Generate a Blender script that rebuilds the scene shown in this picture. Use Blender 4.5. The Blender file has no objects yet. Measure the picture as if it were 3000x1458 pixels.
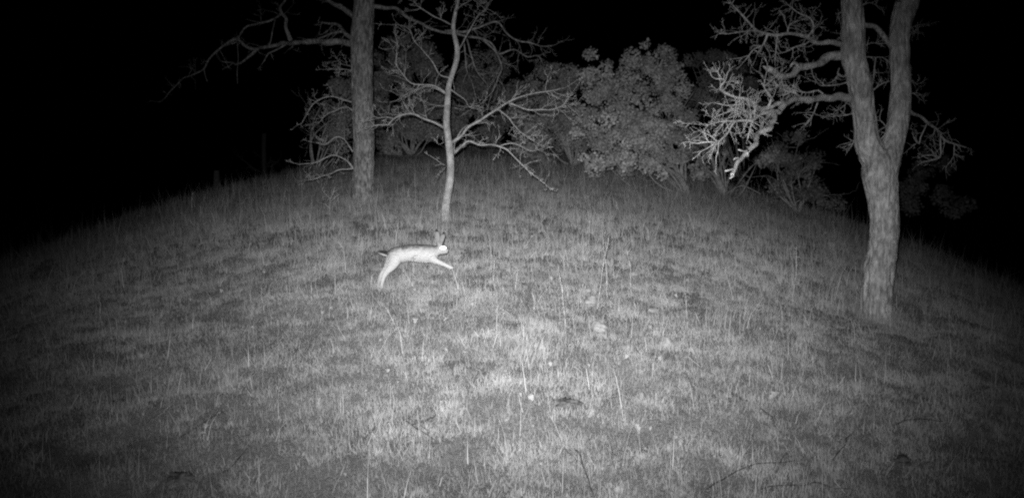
import bpy, bmesh, math, random
import numpy as np
from mathutils import Vector

random.seed(7)
rng = np.random.default_rng(7)
scene = bpy.context.scene
COL = scene.collection

# ------------------------------------------------------------------ camera
FPX = 2783.0                      # focal length in pixels of the 3000 px wide picture
PITCH = math.radians(-5.0)
cam_data = bpy.data.cameras.new("camera")
cam_data.sensor_width = 36.0
cam_data.lens = 36.0 * FPX / 3000.0
cam_data.clip_start = 0.05
cam_data.clip_end = 3000.0
camera = bpy.data.objects.new("camera", cam_data)
camera.location = (0, 0, 0)
camera.rotation_euler = (math.radians(90) + PITCH, 0, 0)
COL.objects.link(camera)
scene.camera = camera

# ------------------------------------------------------------------ night sky
world = bpy.data.worlds.new("World")
scene.world = world
world.use_nodes = True
wn, wl = world.node_tree.nodes, world.node_tree.links
wn.clear()
sky = wn.new("ShaderNodeTexSky")
sky.sky_type = 'NISHITA'
sky.sun_disc = False
sky.sun_elevation = math.radians(-6)
sky.sun_rotation = math.radians(200)
bw = wn.new("ShaderNodeRGBToBW")          # the infrared sensor sees no colour
bg = wn.new("ShaderNodeBackground")
bg.inputs["Strength"].default_value = 0.003
wo = wn.new("ShaderNodeOutputWorld")
wl.new(sky.outputs[0], bw.inputs[0])
wl.new(bw.outputs[0], bg.inputs["Color"])
wl.new(bg.outputs[0], wo.inputs[0])

# ------------------------------------------------------------------ the trail camera's infrared lamp
lamp_data = bpy.data.lights.new("infrared_lamp", 'SPOT')
lamp_data.energy = 4900.0
lamp_data.shadow_soft_size = 0.025
lamp_data.spot_size = math.radians(74)
lamp_data.spot_blend = 0.4
lamp = bpy.data.objects.new("infrared_lamp", lamp_data)
lamp.location = (-0.04, -0.02, 0.08)
COL.objects.link(lamp)
LAMP_PX = (1540, 790)             # where the beam's axis points
_t = Vector(((LAMP_PX[0] - 1500) / FPX, 1.0,
             math.tan(PITCH - math.atan((LAMP_PX[1] - 729) / FPX)))) * 8.0
lamp.rotation_euler = (_t - lamp.location).to_track_quat('-Z', 'Y').to_euler()
lamp_data.use_nodes = True
ln, ll = lamp_data.node_tree.nodes, lamp_data.node_tree.links
ln.clear()
tc = ln.new("ShaderNodeTexCoord")
sp = ln.new("ShaderNodeSeparateXYZ")
ll.new(tc.outputs["Normal"], sp.inputs[0])
def lmath(op, a, b=None):
    n = ln.new("ShaderNodeMath"); n.operation = op
    for i, v in enumerate((a, b)):
        if v is None: continue
        if isinstance(v, (int, float)): n.inputs[i].default_value = v
        else: ll.new(v, n.inputs[i])
    return n.outputs[0]
# lens of the lamp: wide oval beam, exp(-((x/z)^2/a^2 + (y/z)^2/b^2)^p)
BEAM_A, BEAM_B, BEAM_P = 0.32, 0.225, 1.1
xz = lmath('DIVIDE', sp.outputs[0], sp.outputs[2])
yz = lmath('DIVIDE', sp.outputs[1], sp.outputs[2])
q = lmath('ADD', lmath('MULTIPLY', lmath('MULTIPLY', xz, xz), 1 / BEAM_A ** 2),
          lmath('MULTIPLY', lmath('MULTIPLY', yz, yz), 1 / BEAM_B ** 2))
prof = lmath('EXPONENT', lmath('MULTIPLY', lmath('POWER', q, BEAM_P), -1.0))
em = ln.new("ShaderNodeEmission")
ll.new(prof, em.inputs["Strength"])
lo = ln.new("ShaderNodeOutputLight")
ll.new(em.outputs[0], lo.inputs[0])

scene.view_settings.view_transform = 'Standard'
scene.view_settings.look = 'None'
scene.view_settings.gamma = 1.0
scene.view_settings.exposure = 0.0
scene.view_settings.use_curve_mapping = False
scene.cycles.max_bounces = 3
scene.cycles.diffuse_bounces = 2
scene.cycles.glossy_bounces = 1
scene.cycles.transmission_bounces = 2
scene.cycles.pixel_filter_type = 'BLACKMAN_HARRIS'
scene.cycles.filter_width = 2.2      # the trail camera's soft lens
scene.cycles.use_denoising = False

# ------------------------------------------------------------------ numeric helpers
def _hash(ix, iy, iz):
    n = (ix.astype(np.int64) * 374761393 + iy.astype(np.int64) * 668265263 + iz.astype(np.int64) * 1274126177) & 0xFFFFFFFF
    n = ((n ^ (n >> 13)) * 1274126177) & 0xFFFFFFFF
    n = (n ^ (n >> 16)) & 0xFFFFFFFF
    return n / 4294967295.0

def vnoise(x, y, z=None):
    x = np.asarray(x, float); y = np.asarray(y, float)
    z = np.zeros_like(x) if z is None else np.asarray(z, float)
    xi, yi, zi = np.floor(x), np.floor(y), np.floor(z)
    fx, fy, fz = x - xi, y - yi, z - zi
    fx, fy, fz = [f * f * (3 - 2 * f) for f in (fx, fy, fz)]
    r = 0
    for dx in (0, 1):
        for dy in (0, 1):
            for dz in (0, 1):
                w = (fx if dx else 1 - fx) * (fy if dy else 1 - fy) * (fz if dz else 1 - fz)
                r = r + w * _hash(xi + dx, yi + dy, zi + dz)
    return r * 2 - 1

def fbm(x, y, z=None, octs=3):
    r, a, f = 0, 1.0, 1.0
    for i in range(octs):
        r = r + a * vnoise(x * f + 17.3 * i, y * f - 9.1 * i, None if z is None else z * f)
        a *= 0.5; f *= 2.03
    return r / 1.75

def smoothstep(a, b, x):
    t = np.clip((x - a) / (b - a), 0, 1)
    return t * t * (3 - 2 * t)

# ------------------------------------------------------------------ the hill
def hill(x, y):
    x = np.asarray(x, float); y = np.asarray(y, float)
    A, S, L, H = 0.0076, 2 * 0.0076 * 16.5, 2.0, 16.0
    near = A * 16.5 ** 2 + S * L * (1 - np.exp(-np.clip(4.5 - y, 0, 60) / L))
    f = np.where(y > 4.5, A * (21 - y) ** 2, near)
    qq = f + 0.031 * (x + 0.5) ** 2
    return 0.35 - H * (1 - np.exp(-qq / H))

def ground_z(x, y):
    x = np.asarray(x, float); y = np.asarray(y, float)
    return hill(x, y) + 0.07 * fbm(x / 1.1 + 3.1, y / 0.9 + 5.2) + 0.028 * fbm(x / 0.33, y / 0.28 + 40)

def ray(px, py):
    u, v = (px - 1500) / FPX, (py - 729) / FPX
    c, s = math.cos(PITCH), math.sin(PITCH)
    return np.array([u, c + v * s, s - v * c])

def P(px, py, Y):
    d = ray(px, py)
    return d * (Y / d[1])

def G(px, py):
    """the point of the hill seen at a pixel"""
    d = ray(px, py); d = d / d[1]
    ys = np.arange(3.0, 60.0, 0.02)
    h = d[2] * ys - ground_z(d[0] * ys, ys)
    hit = np.nonzero(h <= 0)[0]
    y = ys[hit[0]] if len(hit) else ys[np.argmin(h)]
    return np.array([d[0] * y, y, float(ground_z(d[0] * y, y))])

# ------------------------------------------------------------------ mesh helpers
def tri_mesh(name, verts, tris, smooth=True, shade=None):
    verts = np.ascontiguousarray(verts, dtype=np.float32); tris = np.ascontiguousarray(tris, dtype=np.int32)
    me = bpy.data.meshes.new(name)
    me.vertices.add(len(verts)); me.vertices.foreach_set("co", verts.ravel())
    me.loops.add(tris.size); me.loops.foreach_set("vertex_index", tris.ravel())
    me.polygons.add(len(tris))
    me.polygons.foreach_set("loop_start", np.arange(0, tris.size, 3, dtype=np.int32))
    me.polygons.foreach_set("loop_total", np.full(len(tris), 3, dtype=np.int32))
    me.update(calc_edges=True)
    me.polygons.foreach_set("use_smooth", np.full(len(tris), smooth, dtype=bool))
    if shade is not None:
        at = me.attributes.new("shade", 'FLOAT', 'POINT')
        at.data.foreach_set("value", np.ascontiguousarray(shade, dtype=np.float32))
    return me

class Acc:
    """collects pieces of ONE part"""
    def __init__(self): self.v, self.t, self.s, self.n = [], [], [], 0
    def add(self, v, t, s=None):
        self.v.append(v); self.t.append(t + self.n); self.n += len(v)
        if s is not None: self.s.append(np.full(len(v), s) if np.isscalar(s) else s)
    def mesh(self, name, origin=(0, 0, 0), smooth=True):
        v = np.concatenate(self.v) - np.array(origin)
        return tri_mesh(name, v, np.concatenate(self.t), smooth, np.concatenate(self.s) if self.s else None)

def link(name, mesh, mat, parent=None, loc=None, **props):
    o = bpy.data.objects.new(name, mesh)
    COL.objects.link(o)
    if mesh is not None and mat is not None:
        mesh.materials.clear(); mesh.materials.append(mat)
    if parent is not None: o.parent = parent
    if loc is not None: o.location = loc
    for k, v in props.items(): o[k] = v
    return o

def thing(name, loc, label, category, group=None):
    o = bpy.data.objects.new(name, None)
    o.empty_display_size = 0.1
    COL.objects.link(o)
    o.location = loc
    o["label"] = label; o["category"] = category
    if group: o["group"] = group
    return o

def tag(o, label, category, group=None):
    o["label"] = label; o["category"] = category
    if group: o["group"] = group
    return o

def tube(pts, radii, sides=6, disp=None, cap=True):
    pts = np.asarray(pts, float); radii = np.asarray(radii, float)
    n = len(pts)
    tan = np.gradient(pts, axis=0)
    tan /= np.linalg.norm(tan, axis=1, keepdims=True) + 1e-9
    nrm = np.zeros_like(pts)
    a = np.array([1.0, 0, 0]) if abs(tan[0][0]) < 0.8 else np.array([0, 1.0, 0])
    v = a - tan[0] * a.dot(tan[0]); nrm[0] = v / np.linalg.norm(v)
    for i in range(1, n):
        v = nrm[i - 1] - tan[i] * nrm[i - 1].dot(tan[i])
        nrm[i] = v / (np.linalg.norm(v) + 1e-9)
    bn = np.cross(tan, nrm)
    ang = np.linspace(0, 2 * math.pi, sides, endpoint=False)
    ring = np.cos(ang)[None, :, None] * nrm[:, None, :] + np.sin(ang)[None, :, None] * bn[:, None, :]
    rr = np.repeat(radii[:, None], sides, 1)
    if disp is not None:
        base = pts[:, None, :] + ring * rr[..., None]
        rr = rr * (1 + disp(base, ang))
    V = (pts[:, None, :] + ring * rr[..., None]).reshape(-1, 3)
    i = np.arange(n - 1)[:, None] * sides; j = np.arange(sides)[None, :]; k = (j + 1) % sides
    q = np.stack([i + j, i + k, i + sides + k, i + sides + j], -1).reshape(-1, 4)
    T = np.concatenate([q[:, [0, 1, 2]], q[:, [0, 2, 3]]])
    if cap:
        V = np.concatenate([V, pts[:1], pts[-1:]])
        j = np.arange(sides); k = (j + 1) % sides; b = (n - 1) * sides
        T = np.concatenate([T, np.stack([k, j, np.full(sides, n * sides)], -1),
                            np.stack([b + j, b + k, np.full(sides, n * sides + 1)], -1)])
    return V, T

def catmull(cp, step):
    """cp: k x m control rows (xyz + radius); smooth resampling about every `step` metres"""
    cp = np.asarray(cp, float)
    e = np.concatenate([[2 * cp[0] - cp[1]], cp, [2 * cp[-1] - cp[-2]]])
    out = []
    for i in range(1, len(e) - 2):
        L = np.linalg.norm(e[i + 1][:3] - e[i][:3])
        n = max(2, int(L / step))
        t = np.linspace(0, 1, n, endpoint=False)[:, None]
        p0, p1, p2, p3 = e[i - 1], e[i], e[i + 1], e[i + 2]
        out.append(0.5 * ((2 * p1) + (p2 - p0) * t + (2 * p0 - 5 * p1 + 4 * p2 - p3) * t * t + (3 * p1 - p0 - 3 * p2 + p3) * t ** 3))
    out.append(e[-2:-1])
    r = np.concatenate(out)
    r[:, 3] = np.clip(r[:, 3], cp[:, 3].min() * 0.8, cp[:, 3].max() * 1.2)
    return r

# ------------------------------------------------------------------ materials (all grey: infrared)
def material(name, rough=0.85, spec=0.2):
    m = bpy.data.materials.new(name); m.use_nodes = True
    b = m.node_tree.nodes["Principled BSDF"]
    b.inputs["Roughness"].default_value = rough
    b.inputs["Specular IOR Level"].default_value = spec
    return m, m.node_tree.nodes, m.node_tree.links, b

def ramp(nodes, links, fac, stops):
    r = nodes.new("ShaderNodeValToRGB")
    els = r.color_ramp.elements
    while len(els) < len(stops): els.new(0.5)
    for e, (p, v) in zip(els, stops):
        e.position = p; e.color = (v, v, v, 1)
    links.new(fac, r.inputs[0])
    return r.outputs[0]

def noise(nodes, links, vec, scale, detail=4, rough=0.6):
    n = nodes.new("ShaderNodeTexNoise")
    n.inputs["Scale"].default_value = scale; n.inputs["Detail"].default_value = detail; n.inputs["Roughness"].default_value = rough
    links.new(vec, n.inputs["Vector"])
    return n.outputs[0]

def coords(nodes, links, scale=(1, 1, 1)):
    t = nodes.new("ShaderNodeTexCoord"); mp = nodes.new("ShaderNodeMapping")
    mp.inputs["Scale"].default_value = scale
    links.new(t.outputs["Object"], mp.inputs["Vector"])
    return mp.outputs[0]

def bump(nodes, links, b, height, strength, dist):
    n = nodes.new("ShaderNodeBump")
    n.inputs["Strength"].default_value = strength; n.inputs["Distance"].default_value = dist
    links.new(height, n.inputs["Height"]); links.new(n.outputs[0], b.inputs["Normal"])

def mix(nodes, links, a, b_, fac, mode='MULTIPLY'):
    n = nodes.new("ShaderNodeMix"); n.data_type = 'RGBA'; n.blend_type = mode
    if isinstance(fac, (int, float)): n.inputs[0].default_value = fac
    else: links.new(fac, n.inputs[0])
    links.new(a, n.inputs[6]); links.new(b_, n.inputs[7])
    return n.outputs[2]

def bark(name, lo, hi, scale=1.0, lichen=0.55, stretch=0.22):
    m, n, l, b = material(name, 0.9, 0.1)
    v = coords(n, l, (scale, scale, scale * stretch))
    v2 = coords(n, l)
    f = noise(n, l, v, 38, 6, 0.7)
    c = ramp(n, l, f, [(0.38, lo), (0.62, hi)])
    p = noise(n, l, v2, 5.5 * scale, 5, 0.65)
    pl = ramp(n, l, p, [(0.38, 0.6), (0.52, 0.85), (0.62, 1.0)])
    c = mix(n, l, c, pl, 1.0)
    p2 = noise(n, l, v2, 11 * scale, 6, 0.7)
    lf = ramp(n, l, p2, [(0.58, 0.0), (0.72, 0.8)])
    lc = n.new("ShaderNodeRGB"); lc.outputs[0].default_value = (lichen, lichen, lichen, 1)
    c = mix(n, l, c, lc.outputs[0], lf, 'MIX')
    l.new(c, b.inputs["Base Color"])
    bump(n, l, b, f, 1.0, 0.03)
    return m

M_BARK = bark("oak_bark", 0.14, 0.48, 1.0, 0.54, 0.35)
M_BARK_GREY = bark("grey_oak_bark", 0.36, 0.84, 1.0, 0.88, 0.3)
M_BARK_PALE = bark("pale_bark", 0.5, 0.82, 2.5, 0.82)
M_BARK_DEAD = bark("bleached_wood", 0.66, 0.86, 2.0, 0.86)
M_STEM = bark("shrub_bark", 0.3, 0.5, 3.0, 0.5)
M_TWIG = bark("dark_twig_bark", 0.09, 0.2, 4.0, 0.22)
M_STICK = bark("pale_stick_bark", 0.6, 0.82, 4.0, 0.8)

def shade_material(name, rough=0.7, spec=0.25, gain=1.0, trans=0.0):
    m, n, l, b = material(name, rough, spec)
    a = n.new("ShaderNodeAttribute"); a.attribute_name = "shade"
    if gain != 1.0:
        mm = n.new("ShaderNodeMath"); mm.operation = 'MULTIPLY'; mm.inputs[1].default_value = gain
        l.new(a.outputs["Fac"], mm.inputs[0]); src = mm.outputs[0]
    else: src = a.outputs["Fac"]
    l.new(src, b.inputs["Base Color"])
    if trans:
        t = n.new("ShaderNodeBsdfTranslucent"); l.new(src, t.inputs[0])
        mx = n.new("ShaderNodeMixShader"); mx.inputs[0].default_value = trans
        l.new(b.outputs[0], mx.inputs[1]); l.new(t.outputs[0], mx.inputs[2])
        l.new(mx.outputs[0], n["Material Output"].inputs[0])
    return m
M_GRASS = shade_material("grass_blades", 0.75, 0.15, 1.0, 0.25)
M_LEAF = shade_material("shrub_leaves", 0.6, 0.25, 1.0, 0.15)
M_FUR = None

def ground_material():
    m, n, l, b = material("thatch_and_soil", 0.95, 0.05)
    v = coords(n, l)
    a = noise(n, l, v, 1.3, 5, 0.6); d = noise(n, l, v, 55, 6, 0.75)
    c = mix(n, l, ramp(n, l, a, [(0.36, 0.28), (0.64, 0.38)]), ramp(n, l, d, [(0.32, 0.5), (0.66, 1.0)]), 1.0)
    l.new(c, b.inputs["Base Color"])
    bump(n, l, b, d, 1.0, 0.02)
    return m
M_GROUND = ground_material()

def stone_material(name, lo, hi):
    m, n, l, b = material(name, 0.9, 0.15)
    v = coords(n, l)
    d = noise(n, l, v, 30, 8, 0.7)
    l.new(ramp(n, l, d, [(0.3, lo), (0.7, hi)]), b.inputs["Base Color"])
    bump(n, l, b, d, 0.7, 0.01)
    return m
M_STONE = stone_material("pale_stone", 0.2, 0.42)
M_SOIL_SHADOW = stone_material("soil_and_shadow", 0.07, 0.17)  # bare soil and holes; their shadow is put into the dark tone
M_DRYLEAF = stone_material("dry_leaf", 0.34, 0.5)

# ------------------------------------------------------------------ ground sheet
def axis(lo, a, b, hi, fine):
    mid = np.arange(a, b, fine)
    up = [mid[-1]]; s = fine
    while up[-1] < hi: s *= 1.22; up.append(up[-1] + s)
    dn = [mid[0]]; s = fine
    while dn[-1] > lo: s *= 1.22; dn.append(dn[-1] - s)
    return np.concatenate([dn[:0:-1], mid, up[1:]])
gx, gy = axis(-700, -11, 11, 700, 0.07), axis(-200, 2.5, 21, 1500, 0.07)
X, Yg = np.meshgrid(gx, gy)
Z = ground_z(X, Yg)
nx, ny = len(gx), len(gy)
ii = (np.arange(ny - 1)[:, None] * nx + np.arange(nx - 1)[None, :]).ravel()
gt = np.concatenate([np.stack([ii, ii + 1, ii + nx + 1], -1), np.stack([ii, ii + nx + 1, ii + nx], -1)])
link("ground", tri_mesh("ground", np.stack([X, Yg, Z], -1).reshape(-1, 3), gt), M_GROUND, kind="structure")

# ------------------------------------------------------------------ trees
def bark_disp(amt, f):
    def d(p, ang):
        x, y, z = p[..., 0], p[..., 1], p[..., 2]
        r = np.abs(vnoise(x * f, y * f, z * f * 0.22))
        r2 = vnoise(x * f * 2.3, y * f * 2.3, z * f * 0.6)
        lump = vnoise(x * 6, y * 6, z * 3.5)
        return amt * (1.0 - 2.2 * r) + amt * 0.5 * r2 + amt * 0.9 * lump
    return d

def unit(v): return v / (np.linalg.norm(v) + 1e-9)

def twig(acc, p, d, L, r, lev, crook=0.2, lift=0.03, kids=0.5, rmin=0.0016):
    n = 6
    pts, rad = [p], [r]
    for i in range(n):
        d = unit(d + rng.normal(0, crook, 3) + np.array([0, 0, lift]))
        p = p + d * (L / n) * rng.uniform(0.6, 1.4)
        pts.append(p); rad.append(max(rmin, r * (1 - 0.75 * (i + 1) / n)) * rng.uniform(0.9, 1.12))
        if lev > 0 and rng.random() < kids:
            perp = unit(np.cross(d, rng.normal(0, 1, 3)))
            twig(acc, p, unit(d * 0.75 + perp * rng.uniform(0.4, 0.9)), L * rng.uniform(0.3, 0.6) * (1 - .08 * i), max(rmin, rad[-1] * 0.7), lev - 1, crook, lift, kids, rmin)
    rad[-1] *= .6
    acc.add(*tube(pts, rad, 5 if r > 0.005 else 4, cap=r > 0.005))

def px_branch(rows, Y, dz, rscale=1.0, gnarl=0.0):
    """rows: (px, py, radius_px); the branch drifts dz metres in depth from root to tip"""
    k = len(rows); out = []
    drift = dz if isinstance(dz, (list, tuple)) else [dz * (i / (k - 1)) for i in range(k)]
    for (px, py, r), dd in zip(rows, drift):
        y = Y + dd
        p = P(px, py, y)
        if gnarl: p = p + rng.normal(0, gnarl, 3) * np.array([0.3, 1, 0.3])
        out.append([*p, r * y / FPX * rscale])
    return np.array(out)

def conv(uv, scale, ox, oy, r0, r1):
    k = len(uv)
    return [(ox + u / scale, oy + v / scale, r0 + (r1 - r0) * (i / max(1, k - 1)) ** 0.8) for i, (u, v) in enumerate(uv)]

class Tree:
    def __init__(self, name, base, label, category, mat):
        self.base = np.array(base); self.Y = base[1]; self.mat = mat
        self.root = thing(name, tuple(base), label, category)
    def trunk(self, rows, dz=0.0, sides=40, amt=0.06, f=34, name="trunk", label=None, bury=True, acc=None):
        cp = px_branch(rows, self.Y, dz)
        if bury:
            b = cp[0].copy(); b[2] -= 0.22; b[3] *= 1.25
            cp = np.concatenate([[b], cp])
        r = catmull(cp, 0.022)
        a = acc or Acc()
        a.add(*tube(r[:, :3], r[:, 3], sides, bark_disp(amt, f)))
        if acc is None:
            o = link(name, a.mesh(name, self.base), self.mat, self.root)
            if label: o["label"] = label
            return o
    def branch(self, rows, dz=0.0, twigs=0, tl=0.3, tr=0.004, lev=1, t0=0.15, sides=10, amt=0.09, lift=0.03, kids=0.5, mat=None, crook=0.2, gnarl=0.02, label=None, rmin=0.0016):
        cp = px_branch(rows, self.Y, dz, 1.0, 0)
        r = catmull(cp, 0.035)
        # crooked growth: wander and knots
        k = np.arange(len(r)) * 0.035
        s = rng.uniform(0, 100)
        w = np.stack([vnoise(k * 7 + s, k * 0 + i * 9.7) for i in range(3)], 1) * gnarl
        w *= np.minimum(1, np.arange(len(r)) / 5.0)[:, None]
        r[:, :3] += w
        r[:, 3] *= 1 + 0.16 * vnoise(k * 13 + s, k * 0 + 50)
        a = Acc(); a.add(*tube(r[:, :3], r[:, 3], sides, bark_disp(amt, 40)))
        o = link("branch", a.mesh("branch", self.base), mat or self.mat, self.root)
        if label: o["label"] = label
        if twigs:
            ta = Acc()
            for i in range(twigs):
                t = t0 + (1 - t0) * rng.random() ** 0.8
                j = min(len(r) - 2, int(t * (len(r) - 1)))
                tg = unit(r[j + 1, :3] - r[j, :3])
                perp = unit(np.cross(tg, rng.normal(0, 1, 3)))
                twig(ta, r[j, :3], unit(tg * 0.6 + perp), tl * rng.uniform(0.35, 1.0), min(tr, r[j, 3] * 0.7), lev, crook, lift, kids, rmin)
            twig(ta, r[-1, :3], unit(r[-1, :3] - r[-3, :3]), tl * 0.7, r[-1, 3] * 0.8, lev, crook, lift, kids, rmin)
            link("twigs", ta.mesh("twigs", self.base), mat or self.mat, o, kind="stuff")
        return o

# --- small crooked tree in the middle
C3 = (1.789, 800, 0)
t = Tree("sapling_tree", G(1305, 648), "thin crooked bare tree with pale bark, standing just behind the running hare", "tree", M_BARK_PALE)
SAP = t
t.trunk([(1303, 650, 13), (1306, 604, 11.5), (1317, 537, 11), (1320, 475, 11), (1314, 414, 10.5), (1308, 358, 9.5), (1311, 302, 9), (1314, 257, 8), (1323, 224, 7.2), (1337, 179, 7.5), (1339, 140, 7), (1328, 84, 6), (1334, 39, 5), (1342, 0, 4.5), (1350, -90, 4), (1365, -190, 3)],
        dz=[0, 0, 0, .02, .03, .03, .05, .06, .06, .08, .1, .1, .1, .1, .12, .15], sides=22, amt=0.07, f=60)
def sb(uv, r0, r1, dz, **k):
    t.branch(conv(uv, *C3, r0 * .78, r1 * .75), dz, **{**dict(tl=0.28, tr=0.0042, lev=2, lift=0.05, kids=0.45, rmin=0.0019), **k})
sb([(940, 745), (1000, 700), (1060, 650), (1120, 605), (1180, 570), (1230, 540), (1290, 510), (1370, 485), (1440, 475), (1500, 465)], 6.0, 1.3, -0.5, twigs=18)
sb([(1235, 540), (1280, 555), (1340, 580), (1400, 578), (1470, 575), (1520, 545), (1555, 500)], 3.2, 1.0, [-.3, -.35, -.4, -.45, -.5, -.55, -.6], twigs=8)
sb([(1180, 572), (1230, 620), (1290, 680), (1330, 705), (1370, 735)], 3.0, 1.2, [-.25, -.35, -.4, -.5, -.6], twigs=8)
sb([(950, 805), (985, 765), (1025, 745), (1080, 755), (1140, 750), (1200, 770), (1250, 815), (1310, 870), (1350, 905), (1380, 930), (1415, 960)], 4.6, 1.4, -0.7, twigs=17, tl=.18)
sb([(1190, 765), (1240, 750), (1290, 760), (1350, 790), (1400, 780)], 2.6, 1.0, [-.38, -.4, -.35, -.3, -.25], twigs=7)
sb([(952, 805), (948, 760), (970, 705), (1000, 662), (1030, 655)], 2.4, 1.2, 0.25, twigs=4)
sb([(895, 670), (850, 645), (790, 620), (740, 600), (680, 605), (630, 630), (600, 655), (540, 655), (515, 655)], 4.4, 1.2, -0.5, twigs=11)
sb([(640, 625), (600, 615), (555, 620), (530, 600)], 2, 0.9, [-.3, -.35, -.35, -.4], twigs=4)
sb([(740, 600), (725, 560), (705, 510)], 1.7, 0.8, [-.2, -.2, -.25], twigs=2)
sb([(900, 490), (860, 465), (810, 460), (740, 475), (680, 495), (640, 530), (610, 540)], 3.4, 1.0, 0.5, twigs=11)
sb([(908, 490), (850, 452), (790, 440), (720, 430), (680, 395), (650, 345), (655, 290), (650, 250)], 3.2, 0.9, -0.3, twigs=13)
sb([(935, 410), (880, 395), (840, 350), (800, 280), (740, 200), (705, 145), (660, 135), (600, 130)], 2.8, 0.9, 0.4, twigs=13)
sb([(905, 555), (870, 555), (830, 575), (790, 590)], 2.0, 0.9, 0.3, twigs=4)
sb([(905, 865), (880, 860), (850, 840), (825, 820)], 1.8, 0.8, -0.2, twigs=2, tl=.1)
sb([(905, 870), (885, 895), (865, 910)], 1.5, 0.7, -0.2, twigs=2, tl=.1)
sb([(930, 130), (880, 100), (820, 75), (760, 35), (740, 0), (720, -50)], 2.8, 1, -0.3, twigs=11)
sb([(970, 265), (1010, 210), (1050, 140), (1075, 80), (1100, 50), (1140, 10)], 2.8, 1, 0.4, twigs=13)
sb([(958, 60), (985, 25), (1030, 0), (1080, -40)], 2.2, 1, -0.3, twigs=6)
sb([(932, 470), (985, 510), (1020, 545), (1060, 570), (1100, 585)], 2.4, 1, 0.5, twigs=8)
sb([(900, 745), (870, 755), (845, 740)], 1.5, 0.8, -0.2, twigs=2, tl=.12)

# --- big oak on the left
LO = G(1064, 592)
t = Tree("oak_tree", LO, "thick straight oak trunk left of the thin tree, with long limb reaching left", "tree", M_BARK)
t.trunk([(1062, 597, 37), (1063, 560, 32), (1065, 503, 30.5), (1065, 391, 30), (1062, 280, 29.5), (1059, 168, 30), (1061, 112, 31.5), (1065, 45, 29), (1067, 0, 28), (1071, -170, 25), (1080, -330, 22)], dz=0.0, sides=72, amt=0.075, f=34)
def lb(rows, dz, **k):
    t.branch([(a_, b_, c_ * .85) for a_, b_, c_ in rows], dz, **{**dict(tl=0.32, tr=0.0045, lev=2, lift=0.02, kids=0.4, rmin=0.0016), **k})
def taper(pts, r0, r1): return [(x, y, r0 + (r1 - r0) * (i / (len(pts) - 1)) ** 0.8) for i, (x, y) in enumerate(pts)]
lb(taper([(1040, 129), (984, 126), (940, 124), (900, 121), (860, 121), (842, 127), (799, 134), (758, 146), (727, 168), (700, 189), (672, 187), (645, 176)], 12, 2.0), 1.4, twigs=7, gnarl=.03)
lb(taper([(758, 145), (722, 139), (698, 122), (680, 120), (650, 141), (617, 170), (598, 201), (555, 223), (531, 235), (507, 261), (478, 288)], 5, 1.6), [.9, .95, 1.0, 1.05, 1.1, 1.2, 1.3, 1.4, 1.5, 1.6, 1.7], twigs=10)
lb(taper([(852, 120), (840, 81), (842, 53), (828, 36), (823, 19), (837, 0), (850, -40)], 6.5, 3), [.5, .5, .55, .6, .6, .65, .7], twigs=4)
lb(taper([(828, 38), (806, 55), (765, 65), (722, 77), (708, 91), (691, 117)], 4.5, 2.6), [.6, .65, .7, .8, .85, .95], twigs=4)
lb(taper([(837, 131), (813, 144), (787, 156), (777, 175), (765, 192)], 3.2, 1.3), [.55, .6, .65, .7, .75], twigs=2, tl=.15)
lb(taper([(806, 57), (794, 101), (785, 134)], 2.2, 1.6), [.65, .66, .7])
lb(taper([(598, 203), (602, 222), (606, 240)], 1.8, 1.0), [1.4, 1.4, 1.4])
lb(taper([(695, 124), (697, 165), (696, 205), (697, 246)], 0.9, 0.6), [1.0, 1.0, 1.0, 1.0], gnarl=.008)
lb(taper([(1042, 55), (1012, 31), (984, 11), (965, 0), (920, -40)], 9.5, 6), 0.4, twigs=3)
lb(taper([(1035, 115), (1007, 95), (990, 78), (968, 70), (934, 67)], 8, 2.6), 0.5, twigs=6)
lb(taper([(1003, 92), (975, 98), (955, 107), (928, 115)], 4.5, 2), [.2, .3, .35, .4], twigs=3)
# limb arching to the right, behind the thin tree, drooping at its end
lb(taper([(c[0] / 1.789 + 800, c[1] / 1.789) for c in [(500, 35), (600, 38), (660, 52), (715, 98), (820, 150), (900, 165), (1010, 190), (1090, 205), (1150, 250), (1190, 350), (1180, 420), (1155, 490)]], 7, 2), 0.9, twigs=18, tl=.42, lift=-.12, lev=2)
lb(taper([(c[0] / 1.789 + 800, c[1] / 1.789) for c in [(900, 165), (1000, 160), (1100, 140), (1175, 120), (1220, 170), (1270, 210), (1340, 225), (1400, 240), (1470, 240)]], 4.5, 1.4), [.4, .45, .5, .55, .6, .6, .6, .65, .7], twigs=18, tl=.3, lev=2)
lb(taper([(c[0] / 1.789 + 800, c[1] / 1.789) for c in [(1100, 205), (1180, 280), (1260, 265), (1330, 300), (1390, 290), (1420, 330)]], 3.6, 1.3), [.7, .8, .8, .85, .9, .9], twigs=15, tl=.3, lev=2)
lb(taper([(c[0] / 1.789 + 800, c[1] / 1.789) for c in [(1010, 190), (1040, 270), (1060, 350), (1110, 430), (1125, 500)]], 3.2, 1.1), [.55, .5, .5, .45, .4], twigs=11, tl=.32, lift=-.12, lev=2)
lb(taper([(c[0] / 1.789 + 800, c[1] / 1.789) for c in [(1000, 200), (1008, 290), (1015, 370), (1040, 440), (1060, 520)]], 2.6, 1.1), [.55, .5, .5, .45, .4], twigs=7, tl=.3, lift=-.12, lev=1)
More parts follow.
